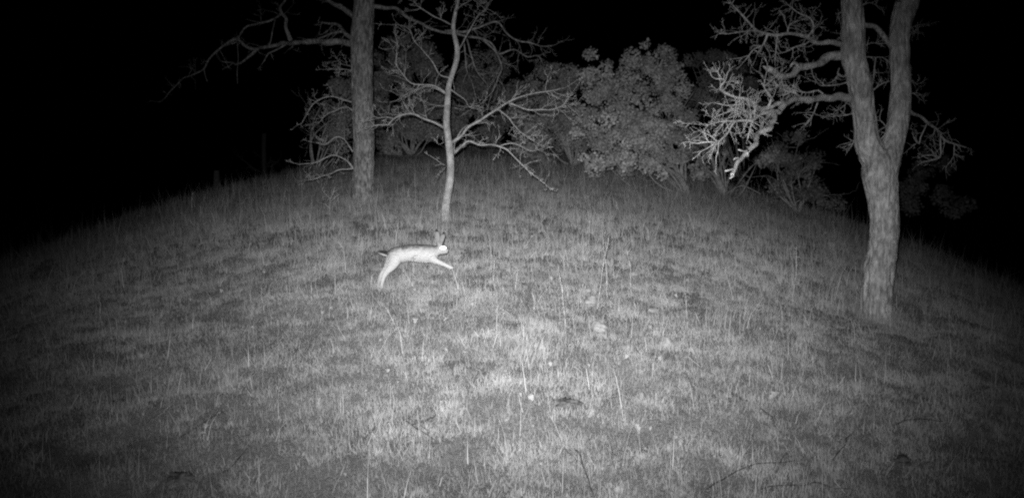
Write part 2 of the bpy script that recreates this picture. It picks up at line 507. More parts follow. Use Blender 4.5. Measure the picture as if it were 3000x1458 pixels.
for uv, r0, dz in [([(425, 540), (370, 520), (320, 512), (260, 520), (210, 550), (175, 600), (145, 640)], 2.8, -.4),
                   ([(425, 585), (375, 560), (330, 580), (280, 605), (240, 640)], 2.4, -.5),
                   ([(420, 372), (370, 360), (300, 362)], 1.7, -.3), ([(420, 352), (355, 330), (320, 300)], 1.4, .3),
                   ([(425, 890), (385, 840), (350, 815), (310, 810), (260, 830), (200, 855), (135, 860)], 3.2, -.5),
                   ([(425, 805), (390, 760), (370, 740), (330, 720), (270, 760), (220, 750)], 2.6, -.3),
                   ([(425, 882), (340, 895), (270, 915), (200, 945), (170, 945)], 2.6, -.6)]:
    lb(conv(uv, *C3, r0, 0.9), dz, twigs=11, tl=.2, lev=2, mat=M_BARK_PALE, kids=.45)

# --- forked oak on the right
RO = G(2566, 930)
t = Tree("oak_tree", RO, "forked oak trunk splitting into two stems on the right, lichen on its bark", "tree", M_BARK_GREY)
t.trunk([(2564, 938, 50), (2566, 908, 44), (2567.5, 860, 43), (2577.5, 780, 42), (2589.5, 700, 40), (2591, 640, 39.5), (2585.5, 580, 41), (2579, 520, 46), (2574, 475, 46), (2556, 448, 38), (2542, 420, 34), (2532, 335, 30), (2518, 240, 32), (2500, 168, 33), (2502, 96, 30.5), (2496, 0, 28), (2485, -180, 24)],
        dz=[0] * 10 + [-.02, -.04, -.06, -.08, -.1, -.12, -.15], sides=84, amt=0.075, f=34)
cp = [(2584, 520, 40), (2596, 470, 40), (2610, 440, 34), (2620, 410, 31), (2634, 336, 29), (2639, 240, 26), (2636, 168, 26), (2637, 96, 27), (2652, 24, 31), (2660, 0, 31), (2700, -180, 24)]
t.trunk(cp, dz=[0, 0, .02, .03, .06, .08, .1, .12, .15, .15, .2], sides=72, amt=0.075, f=34, bury=False)
C5 = (2.086, 2000, 0)
def rb(uv, r0, r1, dz, **k):
    if k.get('mat') is M_BARK_DEAD: dz = [d_ * 1.12 for d_ in dz]     # this limb reaches towards the camera
    t.branch(conv(uv, *C5, r0, r1), dz, **{**dict(tl=0.21, tr=0.0035, lev=2, lift=0.0, kids=0.45, rmin=0.0011, crook=.2), **k})
rb([(1060, 605), (960, 600), (880, 600), (800, 600), (720, 600), (660, 620), (610, 648), (585, 690), (540, 750), (530, 790), (480, 810), (440, 860), (400, 920), (360, 980), (330, 1020), (300, 1060)], 10.5, 5.5, [0, -.2, -.4, -.6, -.8, -1.0, -1.2, -1.4, -1.6, -1.75, -1.9, -2.1, -2.3, -2.45, -2.6, -2.7], twigs=5, tl=.07, lev=0, t0=.35, gnarl=.02, mat=M_BARK_DEAD, label="bleached limb drooping towards the grass with broken end")
for uv in [[(400, 920), (375, 925), (345, 915)], [(365, 985), (335, 965), (312, 975)], [(330, 1030), (300, 1035), (265, 1045)], [(385, 950), (400, 955), (396, 935)]]:
    rb(uv, 3.2, 2.0, [-2.35, -2.4, -2.45], mat=M_BARK_DEAD, gnarl=.004)
rb([(640, 630), (580, 640), (520, 660), (470, 665), (430, 640), (380, 610), (320, 590), (265, 560), (240, 530), (250, 500), (200, 490)], 7, 1.6, [-1.0, -1.1, -1.2, -1.3, -1.4, -1.5, -1.6, -1.7, -1.75, -1.75, -1.8], twigs=19, mat=M_BARK_DEAD, tl=.2)
rb([(560, 675), (520, 685), (480, 690), (420, 730), (370, 740), (320, 760), (280, 800), (230, 860), (190, 880), (90, 890)], 6, 1.5, [-1.3, -1.35, -1.45, -1.6, -1.7, -1.8, -1.9, -2.0, -2.1, -2.15], twigs=16, mat=M_BARK_DEAD, tl=.19)
rb([(590, 680), (520, 700), (497, 740), (490, 785), (500, 805)], 4.6, 3.6, [-1.35, -1.45, -1.6, -1.75, -1.85], twigs=2, mat=M_BARK_DEAD, tl=.08)
rb([(430, 722), (405, 790), (390, 845)], 2.6, 1.6, [-1.6, -1.65, -1.7], twigs=5, mat=M_BARK_DEAD, tl=.08)
rb([(375, 740), (300, 740), (230, 740), (150, 770)], 2.8, 1.2, [-1.7, -1.75, -1.8, -1.9], twigs=9, mat=M_BARK_DEAD)
rb([(470, 665), (400, 680), (330, 670), (260, 690), (190, 720)], 3, 1.2, [-1.3, -1.5, -1.6, -1.7, -1.8], twigs=10, mat=M_BARK_DEAD)
rb([(380, 610), (330, 640), (280, 650), (210, 640)], 2.6, 1.2, [-1.5, -1.6, -1.7, -1.75], twigs=9, mat=M_BARK_DEAD)
rb([(520, 660), (540, 600), (500, 550), (470, 500)], 3.2, 1.8, [-1.2, -1.2, -1.25, -1.3], twigs=6, mat=M_BARK_DEAD)
rb([(720, 600), (690, 570), (640, 560), (600, 530), (560, 540), (500, 560)], 3.6, 1.4, [-.8, -.85, -.9, -1, -1.05, -1.1], twigs=18)
rb([(870, 590), (830, 550), (780, 560), (700, 550), (640, 540)], 3.0, 1.3, [-.4, -.45, -.5, -.6, -.7], twigs=14)
rb([(990, 340), (900, 350), (850, 372), (800, 395), (740, 412), (700, 432), (670, 465), (600, 470), (560, 442), (500, 415)], 12, 7.5, -.7, twigs=2, tl=.1, lev=0, gnarl=.02, amt=.12)
rb([(702, 425), (700, 395), (680, 385), (660, 410)], 5, 3, [-.4, -.45, -.5, -.5], gnarl=.004)
rb([(985, 280), (900, 255), (830, 260), (780, 240), (740, 220), (650, 210), (560, 205), (500, 200), (440, 180), (400, 140), (340, 70), (300, 25), (280, 15)], 8, 1.5, -.9, twigs=27, tl=.24, gnarl=.015)
rb([(500, 200), (440, 188), (360, 195), (290, 205), (225, 215)], 2.6, 1, [-.5, -.55, -.6, -.7, -.75], twigs=10)
rb([(515, 205), (510, 240), (490, 285), (450, 300), (420, 340), (395, 375)], 4, 1, [-.5, -.5, -.5, -.55, -.6, -.6], twigs=10)
rb([(580, 205), (575, 280), (570, 370)], 1.8, 1, [-.45, -.45, -.45], twigs=6)
rb([(765, 225), (800, 170), (770, 110), (720, 90), (680, 60), (650, 25)], 3, 1, [-.3, -.3, -.3, -.35, -.4, -.4], twigs=16)
rb([(780, 245), (745, 268), (700, 280), (640, 310), (590, 320)], 2.2, 1, [-.25, -.3, -.3, -.35, -.4], twigs=8)
rb([(640, 210), (655, 150), (720, 130)], 2.2, 1, [-.4, -.4, -.4], twigs=8)
rb([(1100, 155), (1170, 162), (1220, 205), (1260, 260), (1285, 290)], 7, 6, [-.05, 0, .05, .1, .1], twigs=3, gnarl=.008)
rb([(1380, 675), (1430, 710), (1490, 745), (1550, 790), (1600, 840), (1660, 880), (1730, 905)], 5.5, 2, [0.05, .15, .25, .35, .45, .5, .6], twigs=14, tl=.2)
rb([(1575, 830), (1577, 900), (1575, 960), (1530, 980), (1500, 990)], 2.2, 1, [.4, .4, .4, .4, .4], twigs=10)
rb([(1660, 885), (1655, 960), (1620, 1010)], 1.8, 1, [.5, .5, .5], twigs=6)
rb([(1495, 748), (1480, 785), (1450, 840), (1440, 880), (1410, 855)], 1.8, 1, [.25, .25, .25, .25, .25], twigs=4)
for uv, dz in [([(1100, 350), (1170, 350), (1220, 350), (1260, 380)], .1), ([(1195, 865), (1240, 820), (1250, 780), (1220, 740), (1172, 735)], -.2),
               ([(1165, 550), (1210, 520), (1280, 490)], .15), ([(1180, 350), (1172, 440), (1160, 545)], .1), ([(1110, 285), (1150, 265), (1210, 275), (1265, 265)], .1),
               ([(1060, 690), (970, 705), (920, 700)], -.3), ([(830, 615), (800, 690), (760, 740), (750, 765)], -.2), ([(1020, 500), (930, 525), (850, 525), (830, 500), (800, 450), (785, 415)], -.5),
               ([(1060, 850), (1020, 870), (1000, 900)], -.2), ([(1030, 590), (990, 640), (940, 670)], -.3), ([(1380, 575), (1420, 570), (1455, 595)], .2), ([(1380, 470), (1410, 490), (1440, 520)], .2),
               ([(1380, 170), (1430, 165), (1480, 160)], .3), ([(980, 60), (945, 90), (950, 130)], -.2), ([(1100, 30), (1160, 20), (1220, 40)], .2), ([(960, 410), (940, 460), (930, 480)], -.2), ([(940, 245), (965, 220), (985, 205)], -.3)]:
    rb(uv, 2.0, .9, dz, twigs=7, tl=.15, lev=1)

# ------------------------------------------------------------------ manzanita shrubs
LEAF = np.array([[0, 0, 0], [-.42, .3, .10], [.42, .3, .10], [-.36, .7, .10], [.36, .7, .10], [0, 1, 0]])
LEAF_T = np.array([[0, 2, 1], [1, 2, 4], [1, 4, 3], [3, 4, 5]])
def leaves(acc, centers, size, shade, out):
    n = len(centers)
    c = out * .9 + rng.normal(0, .55, (n, 3)) + np.array([0, 0, .25])          # leaf face looks outwards
    c /= np.linalg.norm(c, axis=1, keepdims=True)
    b = np.cross(c, rng.normal(0, 1, (n, 3))); b /= np.linalg.norm(b, axis=1, keepdims=True)
    a = np.cross(b, c)
    s = (size * rng.uniform(.65, 1.2, n))[:, None, None]
    v = centers[:, None, :] + s * (LEAF[None, :, 0:1] * b[:, None] + LEAF[None, :, 1:2] * a[:, None] + LEAF[None, :, 2:3] * c[:, None])
    T = (LEAF_T[None] + (np.arange(n) * 6)[:, None, None]).reshape(-1, 3)
    acc.add(v.reshape(-1, 3), T, np.repeat(shade, 6))

def shrub(base, label, lobes, stems, Y=None, dens=1.05, size=0.036, tone=0.34, depth=0.45, blob=0.12, inner=9, spread=0.0, per=105):
    base = np.array(base); Yb = base[1] if Y is None else Y
    root = thing("manzanita_shrub", tuple(base), label, "shrub", "shrubs behind the grass")
    blobs = []
    for (cx, cy, rx, ry, *dd) in lobes:
        dd = dd[0] if dd else 0.0
        n = max(2, int(dens * rx * ry / 260.0))
        for i in range(n):
            a, r = rng.uniform(0, 2 * math.pi), math.sqrt(rng.random())
            p = P(cx + rx * r * math.cos(a), cy + ry * r * math.sin(a), Yb + dd)
            p[1] += rng.normal(0, 1) * depth * math.sqrt(max(.1, 1 - r * r)) * (rx * Yb / FPX) / .4
            blobs.append((p, blob * rng.uniform(.55, 1.25)))
    acc = Acc()
    for p, r in blobs:
        m = int(per * (r / .115) ** 2)
        u = rng.normal(0, 1, (m, 3)); u /= np.linalg.norm(u, axis=1, keepdims=True)
        pos = p + u * (r * rng.uniform(.35, 1.0, m) ** .6)[:, None] * np.array([1, 1, .85])
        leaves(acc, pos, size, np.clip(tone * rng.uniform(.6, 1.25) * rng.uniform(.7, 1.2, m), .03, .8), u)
    link("crown", acc.mesh("crown", base, smooth=False), M_LEAF, root, kind="stuff")
    for rows, dz in stems:
        r = catmull(px_branch(rows, Yb, dz), .05)
        k = np.arange(len(r)) * .05; s = rng.uniform(0, 99)
        r[1:, :3] += np.stack([vnoise(k * 5 + s, k * 0 + i * 7.7) for i in range(3)], 1)[1:] * .018
        a = Acc(); a.add(*tube(r[:, :3], r[:, 3], 9, bark_disp(.07, 40)))
        link("stem", a.mesh("stem", base), M_STEM, root)
    a = Acc()
    order = rng.permutation(len(blobs))[:inner]
    for j in order:
        p, r = blobs[j]
        b0 = base + np.array([0, 0, -.03])
        mid = b0 * .45 + p * .55 + rng.normal(0, .12, 3) + np.array([0, 0, -.05])
        rr = catmull(np.array([[*b0, .016], [*mid, .011], [*p, .004]]), .08)
        a.add(*tube(rr[:, :3], rr[:, 3], 6))
        for q_ in range(5):
            jj = rng.integers(len(rr) // 2, len(rr) - 1)
            twig(a, rr[jj, :3], unit(rng.normal(0, 1, 3) + np.array([0, 0, .6])), .5, .005, 1, .3, .05, .5, .002)
    if inner:
        link("inner_twigs", a.mesh("inner_twigs", base), M_STEM, root, kind="stuff")
    return root

C4 = (2.086, 1500, 50)
def stem(uv, r0, r1, dz): return (conv(uv, *C4, r0, r1), dz)
B = G(2011, 572)
shrub(B, "largest leafy shrub with tall pale crown, in the middle between thin tree and forked oak",
      [(1890, 195, 75, 65), (1935, 180, 45, 40), (1745, 195, 36, 45), (1755, 250, 45, 50), (1860, 290, 120, 65), (1960, 260, 60, 50), (1790, 370, 110, 60, -.2), (1900, 370, 90, 50), (1760, 455, 62, 50, -.4), (1840, 440, 100, 55, -.5), (1950, 420, 70, 55, -.2), (1880, 490, 80, 26, -.4), (2010, 430, 36, 34), (2052, 488, 22, 26, -.1), (1720, 310, 50, 40)],
      [stem([(1065, 1088), (1040, 1000), (1000, 960), (950, 925), (880, 890)], 12, 3, -.4), stem([(1070, 1080), (1045, 1000), (1030, 940), (1045, 870), (1060, 780), (1090, 710)], 8, 2.5, -.2),
       stem([(1060, 1060), (1000, 1010), (940, 985), (870, 960)], 4, 2, -.3), stem([(1045, 1000), (960, 860), (880, 740), (800, 620), (760, 480)], 6, 2.5, .2)], tone=.36)
B = G(2126, 582)
shrub(B, "sparse shrub with bare forked stems beside the largest shrub, under the drooping limb",
      [(2062, 478, 26, 26), (2042, 528, 24, 28), (2068, 420, 26, 22), (2030, 345, 34, 24), (1990, 330, 30, 30, .3), (2060, 300, 30, 24, .3), (2120, 440, 22, 20), (2250, 455, 32, 24, .2), (2235, 475, 22, 16, .2), (2282, 468, 14, 10, .2)],
      [stem([(1300, 1110), (1285, 1050), (1262, 1000), (1240, 920), (1205, 830), (1170, 770), (1160, 700)], 13, 2.5, -.2), stem([(1290, 1090), (1262, 990), (1275, 930), (1303, 850), (1295, 780), (1280, 720)], 7, 2, .2),
       stem([(1308, 1090), (1310, 1040), (1335, 960), (1385, 880)], 6, 2, .3), stem([(1310, 1080), (1345, 1055), (1400, 1028), (1460, 1050), (1515, 1082)], 2.6, 1.2, -.2), stem([(1258, 1000), (1225, 955), (1175, 925)], 4, 2, -.2),
       stem([(1205, 830), (1110, 720), (1050, 640), (1060, 540), (1120, 450)], 3, 1.3, .3), stem([(1110, 720), (1000, 620), (1000, 540), (960, 500)], 2.6, 1.2, .1), stem([(1050, 640), (960, 620), (910, 560)], 2, 1, .1)], tone=.32, inner=5)
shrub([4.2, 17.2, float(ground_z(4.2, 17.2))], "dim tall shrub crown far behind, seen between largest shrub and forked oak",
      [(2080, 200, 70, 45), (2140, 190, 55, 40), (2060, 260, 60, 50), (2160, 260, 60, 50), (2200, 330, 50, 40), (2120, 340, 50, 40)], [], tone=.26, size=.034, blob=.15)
B = G(1680, 486)
shrub(B, "broad dim shrub left of the largest shrub with V of pale stems at base",
      [(1600, 240, 90, 45), (1655, 230, 45, 40), (1650, 300, 60, 70), (1570, 320, 80, 70), (1620, 390, 90, 50), (1545, 430, 60, 40), (1690, 360, 40, 40), (1580, 460, 50, 25), (1690, 420, 35, 25)],
      [stem([(370, 905), (345, 820), (335, 710)], 6, 3, -.2), stem([(382, 905), (430, 830), (475, 765)], 6, 3, .2), stem([(350, 900), (290, 870), (230, 800), (190, 740)], 3.5, 1.6, -.2), stem([(385, 895), (405, 820), (395, 760), (350, 710)], 3, 1.5, .2)], tone=.28, size=.034, blob=.15)
B = G(1202, 458)
shrub(B, "dim shrub between the thick oak trunk and thin tree, several stems fanning from base",
      [(1180, 165, 100, 45), (1240, 230, 110, 60), (1150, 270, 65, 70), (1130, 380, 55, 50), (1210, 340, 80, 50), (1240, 395, 70, 35), (1310, 320, 70, 70), (1120, 440, 35, 25)],
      [(conv([(722, 815), (690, 765), (650, 735)], *C3, 6, 3), -.2), (conv([(725, 815), (740, 745), (722, 680)], *C3, 6, 3), .1), (conv([(700, 830), (640, 795), (600, 770)], *C3, 4, 2), -.2), (conv([(730, 812), (780, 740), (830, 690)], *C3, 4, 2), .2)], tone=.24, size=.036, blob=.17)
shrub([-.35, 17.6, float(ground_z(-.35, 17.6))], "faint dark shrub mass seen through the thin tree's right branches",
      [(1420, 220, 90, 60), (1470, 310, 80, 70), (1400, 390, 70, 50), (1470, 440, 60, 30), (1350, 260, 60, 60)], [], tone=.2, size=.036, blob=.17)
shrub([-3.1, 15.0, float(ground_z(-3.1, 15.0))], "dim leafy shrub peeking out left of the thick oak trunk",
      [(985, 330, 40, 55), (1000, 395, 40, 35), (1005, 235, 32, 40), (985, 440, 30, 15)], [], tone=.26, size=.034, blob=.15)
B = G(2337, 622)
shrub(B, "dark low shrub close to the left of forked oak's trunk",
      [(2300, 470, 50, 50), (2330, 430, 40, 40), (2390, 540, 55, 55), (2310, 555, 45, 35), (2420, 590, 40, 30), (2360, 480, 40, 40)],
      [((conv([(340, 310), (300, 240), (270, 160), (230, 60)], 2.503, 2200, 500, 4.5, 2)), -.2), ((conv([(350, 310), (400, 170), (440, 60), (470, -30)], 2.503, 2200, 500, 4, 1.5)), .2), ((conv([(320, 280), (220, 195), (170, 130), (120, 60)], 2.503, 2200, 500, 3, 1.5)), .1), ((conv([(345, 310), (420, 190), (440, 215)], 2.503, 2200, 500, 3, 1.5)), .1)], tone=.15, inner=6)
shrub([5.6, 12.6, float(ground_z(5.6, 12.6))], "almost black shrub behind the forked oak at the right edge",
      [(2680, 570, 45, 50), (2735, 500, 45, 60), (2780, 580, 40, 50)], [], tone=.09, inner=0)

# two far trunks barely lit on the left
for (px, Yt, r, lab) in [(778, 36.0, 7, "faint thin trunk far back in the dark left of the thick oak"), (628, 22.0, 9, "short faint stump far back in the dark on the left")]:
    d = ray(px, 470); x = d[0] / d[1] * Yt; b = np.array([x, Yt, float(ground_z(x, Yt))])
    tall = .75 if px < 700 else 4.5
    tt = Tree("tree_stump" if px < 700 else "far_tree", b, lab, "stump" if px < 700 else "tree", M_BARK)
    a = Acc(); zz = np.linspace(-.2, tall, 60)
    a.add(*tube(np.stack([b[0] + .06 * np.sin(zz * 1.3), np.full(60, Yt), b[2] + zz], 1), r * Yt / FPX * (1.15 - .25 * (zz - zz[0]) / tall), 24, bark_disp(.07, 30)))
    link("trunk", a.mesh("trunk", b), M_TWIG, tt.root)
    if px > 700:
        for j in range(7):
            ba = Acc(); z0 = rng.uniform(1.6, 4.3)
            twig(ba, b + np.array([.06 * math.sin(z0 * 1.3), 0, z0]), unit(rng.normal(0, 1, 3) + np.array([0, 0, .4])), rng.uniform(.8, 1.5), .03, 2, .25, .05, .6, .003)
            link("branch", ba.mesh("branch", b), M_TWIG, tt.root)

# ------------------------------------------------------------------ running hare
HS = 4.817
HF = G(1118, 846)
HY = HF[1]
def HP(u, v, dy=0.0): return P(1040 + u / HS, 620 + v / HS, HY + dy)
HK = HY / FPX / HS                      # metres per traced pixel
def hare_limb(rows, flat, dy):
    """rows: (u, v, half height); cross sections flattened towards depth"""
    cp = np.array([[*HP(u, v, dy if not isinstance(dy, list) else dy[i]), r * HK] for i, (u, v, r) in enumerate(rows)])
    r = catmull(cp, .008)
    V, T = tube(r[:, :3], r[:, 3], 20)
    c = np.concatenate([np.repeat(r[:, 1], 20), r[:1, 1], r[-1:, 1]])
    V[:, 1] = c + (V[:, 1] - c) * flat
    return V, T
ha = Acc()
ha.add(*hare_limb([(462, 622, 40), (490, 618, 72), (530, 612, 94), (590, 603, 108), (680, 590, 112), (780, 577, 112), (880, 581, 121), (980, 588, 125), (1070, 588, 117), (1130, 584, 96), (1172, 588, 55)], .78, 0))
ha.add(*hare_limb([(1090, 565, 85), (1150, 545, 70), (1195, 535, 62), (1235, 538, 58), (1268, 546, 48), (1296, 558, 34), (1312, 566, 18)], .72, 0))
ha.add(*hare_limb([(580, 625, 95), (560, 690, 84), (525, 760, 64), (470, 820, 48), (425, 880, 37), (396, 950, 28), (378, 1020, 23), (370, 1065, 20), (384, 1080, 12)], .85, [-.018, -.028, -.034, -.034, -.032, -.03, -.03, -.03, -.03]))
ha.add(*hare_limb([(550, 630, 85), (520, 700, 74), (475, 770, 54), (420, 830, 40), (375, 890, 30), (350, 950, 24), (333, 1005, 19), (322, 1045, 16), (334, 1058, 10)], .85, [.03, .035, .04, .042, .042, .042, .042, .042, .042]))
ha.add(*hare_limb([(1080, 630, 66), (1110, 670, 52), (1160, 702, 36), (1230, 730, 28), (1300, 762, 24), (1355, 785, 22), (1388, 797, 13)], .9, -.03))
ha.add(*hare_limb([(1075, 630, 60), (1105, 668, 48), (1160, 696, 34), (1225, 728, 26), (1285, 764, 22), (1330, 790, 20), (1355, 806, 12)], .9, .035))
ha.add(*hare_limb([(490, 600, 36), (440, 588, 33), (395, 578, 30), (355, 568, 22), (335, 562, 10)], .9, 0))
ha.add(*hare_limb([(1188, 505, 20), (1178, 440, 28), (1165, 360, 38), (1158, 305, 34), (1154, 262, 20), (1153, 238, 8)], .34, [-.012, -.018, -.022, -.024, -.026, -.026]))
ha.add(*hare_limb([(1200, 505, 20), (1212, 440, 28), (1232, 370, 36), (1246, 330, 30), (1254, 296, 16), (1257, 278, 7)], .34, [.012, .018, .022, .024, .026, .026]))
hbase = np.array([float(HP(760, 0)[0]), HY, float(HF[2])])
tmp = bpy.data.objects.new("tmp_hare", ha.mesh("tmp_hare", hbase)); COL.objects.link(tmp)
rm = tmp.modifiers.new("r", 'REMESH'); rm.mode = 'VOXEL'; rm.voxel_size = .0042
sm = tmp.modifiers.new("s", 'SMOOTH'); sm.factor = .5; sm.iterations = 7
ev = tmp.evaluated_get(bpy.context.evaluated_depsgraph_get())
hm = bpy.data.meshes.new_from_object(ev)
bpy.data.objects.remove(tmp)
nv = len(hm.vertices)
co = np.zeros(nv * 3, np.float32); hm.vertices.foreach_get("co", co); co = co.reshape(-1, 3).astype(float)
no = np.zeros(nv * 3, np.float32); hm.vertices.foreach_get("normal", no); no = no.reshape(-1, 3)
W = co + hbase
# fur tone from where a point lies on the animal
depth_ = W[:, 1] * math.cos(PITCH) + W[:, 2] * math.sin(PITCH)
pu = (1500 + FPX * W[:, 0] / depth_ - 1040) * HS
pv = (729 - FPX * (W[:, 2] * math.cos(PITCH) - W[:, 1] * math.sin(PITCH)) / depth_ - 620) * HS
top = np.interp(pu, [455, 500, 560, 700, 850, 1000, 1100, 1150, 1300], [585, 530, 498, 478, 462, 466, 478, 478, 500])
below = pv - top
fz = fbm(W[:, 0] * 60, W[:, 1] * 60, W[:, 2] * 90)
dors = 1 - smoothstep(4, 62, below + 30 * fz)
dors = np.maximum(dors, smoothstep(.55, .95, no[:, 2] + .25 * fz) * .6 * (below < 12)) * (pu > 440) * (pv < 640)
tone = .5 * (1 + .12 * fz)
grad = 1 - .45 * (1 - smoothstep(10, 130, below + 30 * fz)) * (pu > 470) * (pu < 1180) * (pv < 640)
tone = tone * grad * (1 - dors) + .08 * dors
headm = smoothstep(1150, 1200, pu) * (pv < 610)
tone = tone * (1 - headm) + (.4 + .08 * fz) * headm
ear = (pv < 462) & (pu > 1100)
tone = np.where(ear, .22 + .07 * fz, tone)
tip = np.where(pu < 1195, 1 - smoothstep(272, 302, pv + 12 * fz), 1 - smoothstep(306, 334, pv + 12 * fz)) * ear
tone = tone * (1 - tip) + .025 * tip
tail = (pu < 462) & (pv < 640)
tone = np.where(tail, np.where(no[:, 2] > -.35, .03, .5), tone)
co += no * (.0012 * vnoise(W[:, 0] * 260, W[:, 1] * 260, W[:, 2] * 260))[:, None]
hm.vertices.foreach_set("co", co.astype(np.float32).ravel())
hm.attributes.new("shade", 'FLOAT', 'POINT').data.foreach_set("value", np.clip(tone, .02, .85).astype(np.float32))
hm.polygons.foreach_set("use_smooth", np.ones(len(hm.polygons), bool)); hm.update()
M_FUR = shade_material("hare_fur", .9, .1)
n_, l_ = M_FUR.node_tree.nodes, M_FUR.node_tree.links
bump(n_, l_, n_["Principled BSDF"], noise(n_, l_, coords(n_, l_, (1, 1, 2.2)), 260, 4, .7), .5, .004)
hare = thing("hare", tuple(hbase), "pale long-eared hare running to the right with hind legs stretched back", "hare")
hm.name = "body"
body = link("body", hm, M_FUR, hare)
# coat: short hairs lying backwards over the body
nh = 26000
pick = rng.integers(0, nv, nh)
hp = co[pick] + rng.normal(0, .0015, (nh, 3)); hn = no[pick]
hd = np.array([-1.0, 0, -.25]) + hn * .55 + rng.normal(0, .25, (nh, 3))
hd = hd / np.linalg.norm(hd, axis=1, keepdims=True)
hw = np.cross(hd, rng.normal(0, 1, (nh, 3))); hw /= np.linalg.norm(hw, axis=1, keepdims=True)
hl = (.011 * rng.uniform(.5, 1.3, nh) * np.where(ear[pick] | (pv[pick] > 760), .45, 1))[:, None]
fa_ = Acc()
fa_.add(np.stack([hp - hn * .001 - hw * .0007, hp - hn * .001 + hw * .0007, hp + hd * hl], 1).reshape(-1, 3), np.arange(nh * 3).reshape(-1, 3), np.repeat(np.clip(tone[pick] * rng.uniform(.75, 1.2, nh), .02, .85), 3))
link("coat", fa_.mesh("coat", smooth=False), M_FUR, body, kind="stuff")
m, n_, l_, b_ = material("eye_shine", .42)
b_.inputs["Base Color"].default_value = (1, 1, 1, 1); b_.inputs["Metallic"].default_value = 1.0   # tapetum: throws the lamp's light straight back
ec = HP(1243, 511, -.0235)
bm = bmesh.new(); bmesh.ops.create_uvsphere(bm, u_segments=24, v_segments=14, radius=1.0)
tocam = Vector(-ec).normalized()
Rm = tocam.to_track_quat('Z', 'Y').to_matrix()
for vv in bm.verts:
    vv.co = Rm @ Vector((vv.co.x * 56 * HK, vv.co.y * 35 * HK, vv.co.z * .006)) + Vector(ec - hbase)  # flat and oversized: the glow's bloom is built into the eye's shape
for f_ in bm.faces: f_.smooth = True
em_ = bpy.data.meshes.new("eye"); bm.to_mesh(em_); bm.free()
eye = link("eye", em_, m, hare); eye["label"] = "eye shining bright white"

# ------------------------------------------------------------------ stones, soil clods
def lump(name, p, rx, ry, rz, mat, seed, rough=.25, sink=.3, facet=2.2):
    bm = bmesh.new(); bmesh.ops.create_icosphere(bm, subdivisions=4, radius=1.0)
    v = np.array([x.co[:] for x in bm.verts])
    nn = fbm(v[:, 0] * facet + seed, v[:, 1] * facet, v[:, 2] * facet + seed * 1.7, 4)
    v = v * (1 + rough * nn)[:, None] * np.array([rx, ry, rz])
    v[:, 2] += rz * (1 - 2 * sink)
    for x, c in zip(bm.verts, v): x.co = c
    for f_ in bm.faces: f_.smooth = True
    me = bpy.data.meshes.new(name); bm.to_mesh(me); bm.free()
    o = link(name, me, mat, None, tuple(p))
    o.rotation_euler = (0, 0, seed)
    return o
for i, (px, py, w, h, lab) in enumerate([
        (1731, 893, 44, 36, "pale rounded stone at the foot of the two crossing stalks"), (1722, 871, 15, 13, "small round white stone on top of a pale rounded one"),
        (1752, 965, 50, 34, "smooth pale flattish stone just below the rounded stone"), (1950, 1010, 48, 44, "angular grey boulder at the right of the grass centre"),
        (1913, 912, 34, 20, "low pale flat stone above the angular boulder"), (1853, 808, 22, 18, "small pale stone in the grass between the shrubs and crossing stalks")]):
    g = G(px, py); k = g[1] / FPX
    if i == 1: g[2] += .05; g[1] -= .03
    tag(lump("stone", g, w * k * .56, w * k * .42, h * k * .46, M_STONE, i * 2.3 + 1, .5, .3, 1.4), lab, "stone")
clods = [(525, 1405, 82, 26, "dark soil clod at the lower left corner of the grass"), (1662, 1182, 70, 22, "largest dark soil clod near the bottom middle beside pale leaf bits"), (2178, 1336, 46, 18, "dark soil clod beside the broken pale sticks"),
         (2630, 1350, 66, 18, "dark soil clod at the lower right edge"), (1902, 1040, 30, 10, "small dark hole below the angular boulder, built as a dark lump"), ]
CLOD_XY = []
for i, (px, py, w, h, lab) in enumerate(clods):
    g = G(px, py); k = g[1] / FPX
    CLOD_XY.append((g[0], g[1], w * k * .5))
    tag(lump("soil_clod", g, w * k * .5, w * k * .55, h * k * .55, M_SOIL_SHADOW, i * 3.1 + .4, .9, .45, 2.6), lab, "soil clod")

# ------------------------------------------------------------------ sticks on the ground
def stick(name, pxs, r, mat, lab, lift=.03, cat="stick", forks=2):
    pts = []
    for (px, py) in pxs:
        g = G(px, py); g[2] += lift * rng.uniform(.6, 1.4); pts.append(g)
    base = np.mean(pts, axis=0); r = r * .62
    cp = np.array([[*p, r * (1 - .5 * i / max(1, len(pts) - 1))] for i, p in enumerate(pts)])
    rr = catmull(cp, .02); k = np.arange(len(rr)) * .02; s = rng.uniform(0, 99)
    rr[:, :3] += np.stack([vnoise(k * 12 + s, k * 0 + i * 5.1) for i in range(3)], 1) * .010
    a = Acc(); a.add(*tube(rr[:, :3], rr[:, 3], 7))
    for _ in range(forks):
        j = rng.integers(1, len(rr) - 1)
        twig(a, rr[j, :3], unit(unit(rr[-1, :3] - rr[0, :3]) + rng.normal(0, .6, 3)), .08, r * .6, 0, .3, .05, 0, .0012)
    return tag(link(name, a.mesh(name, base), mat, None, tuple(base)), lab, cat)
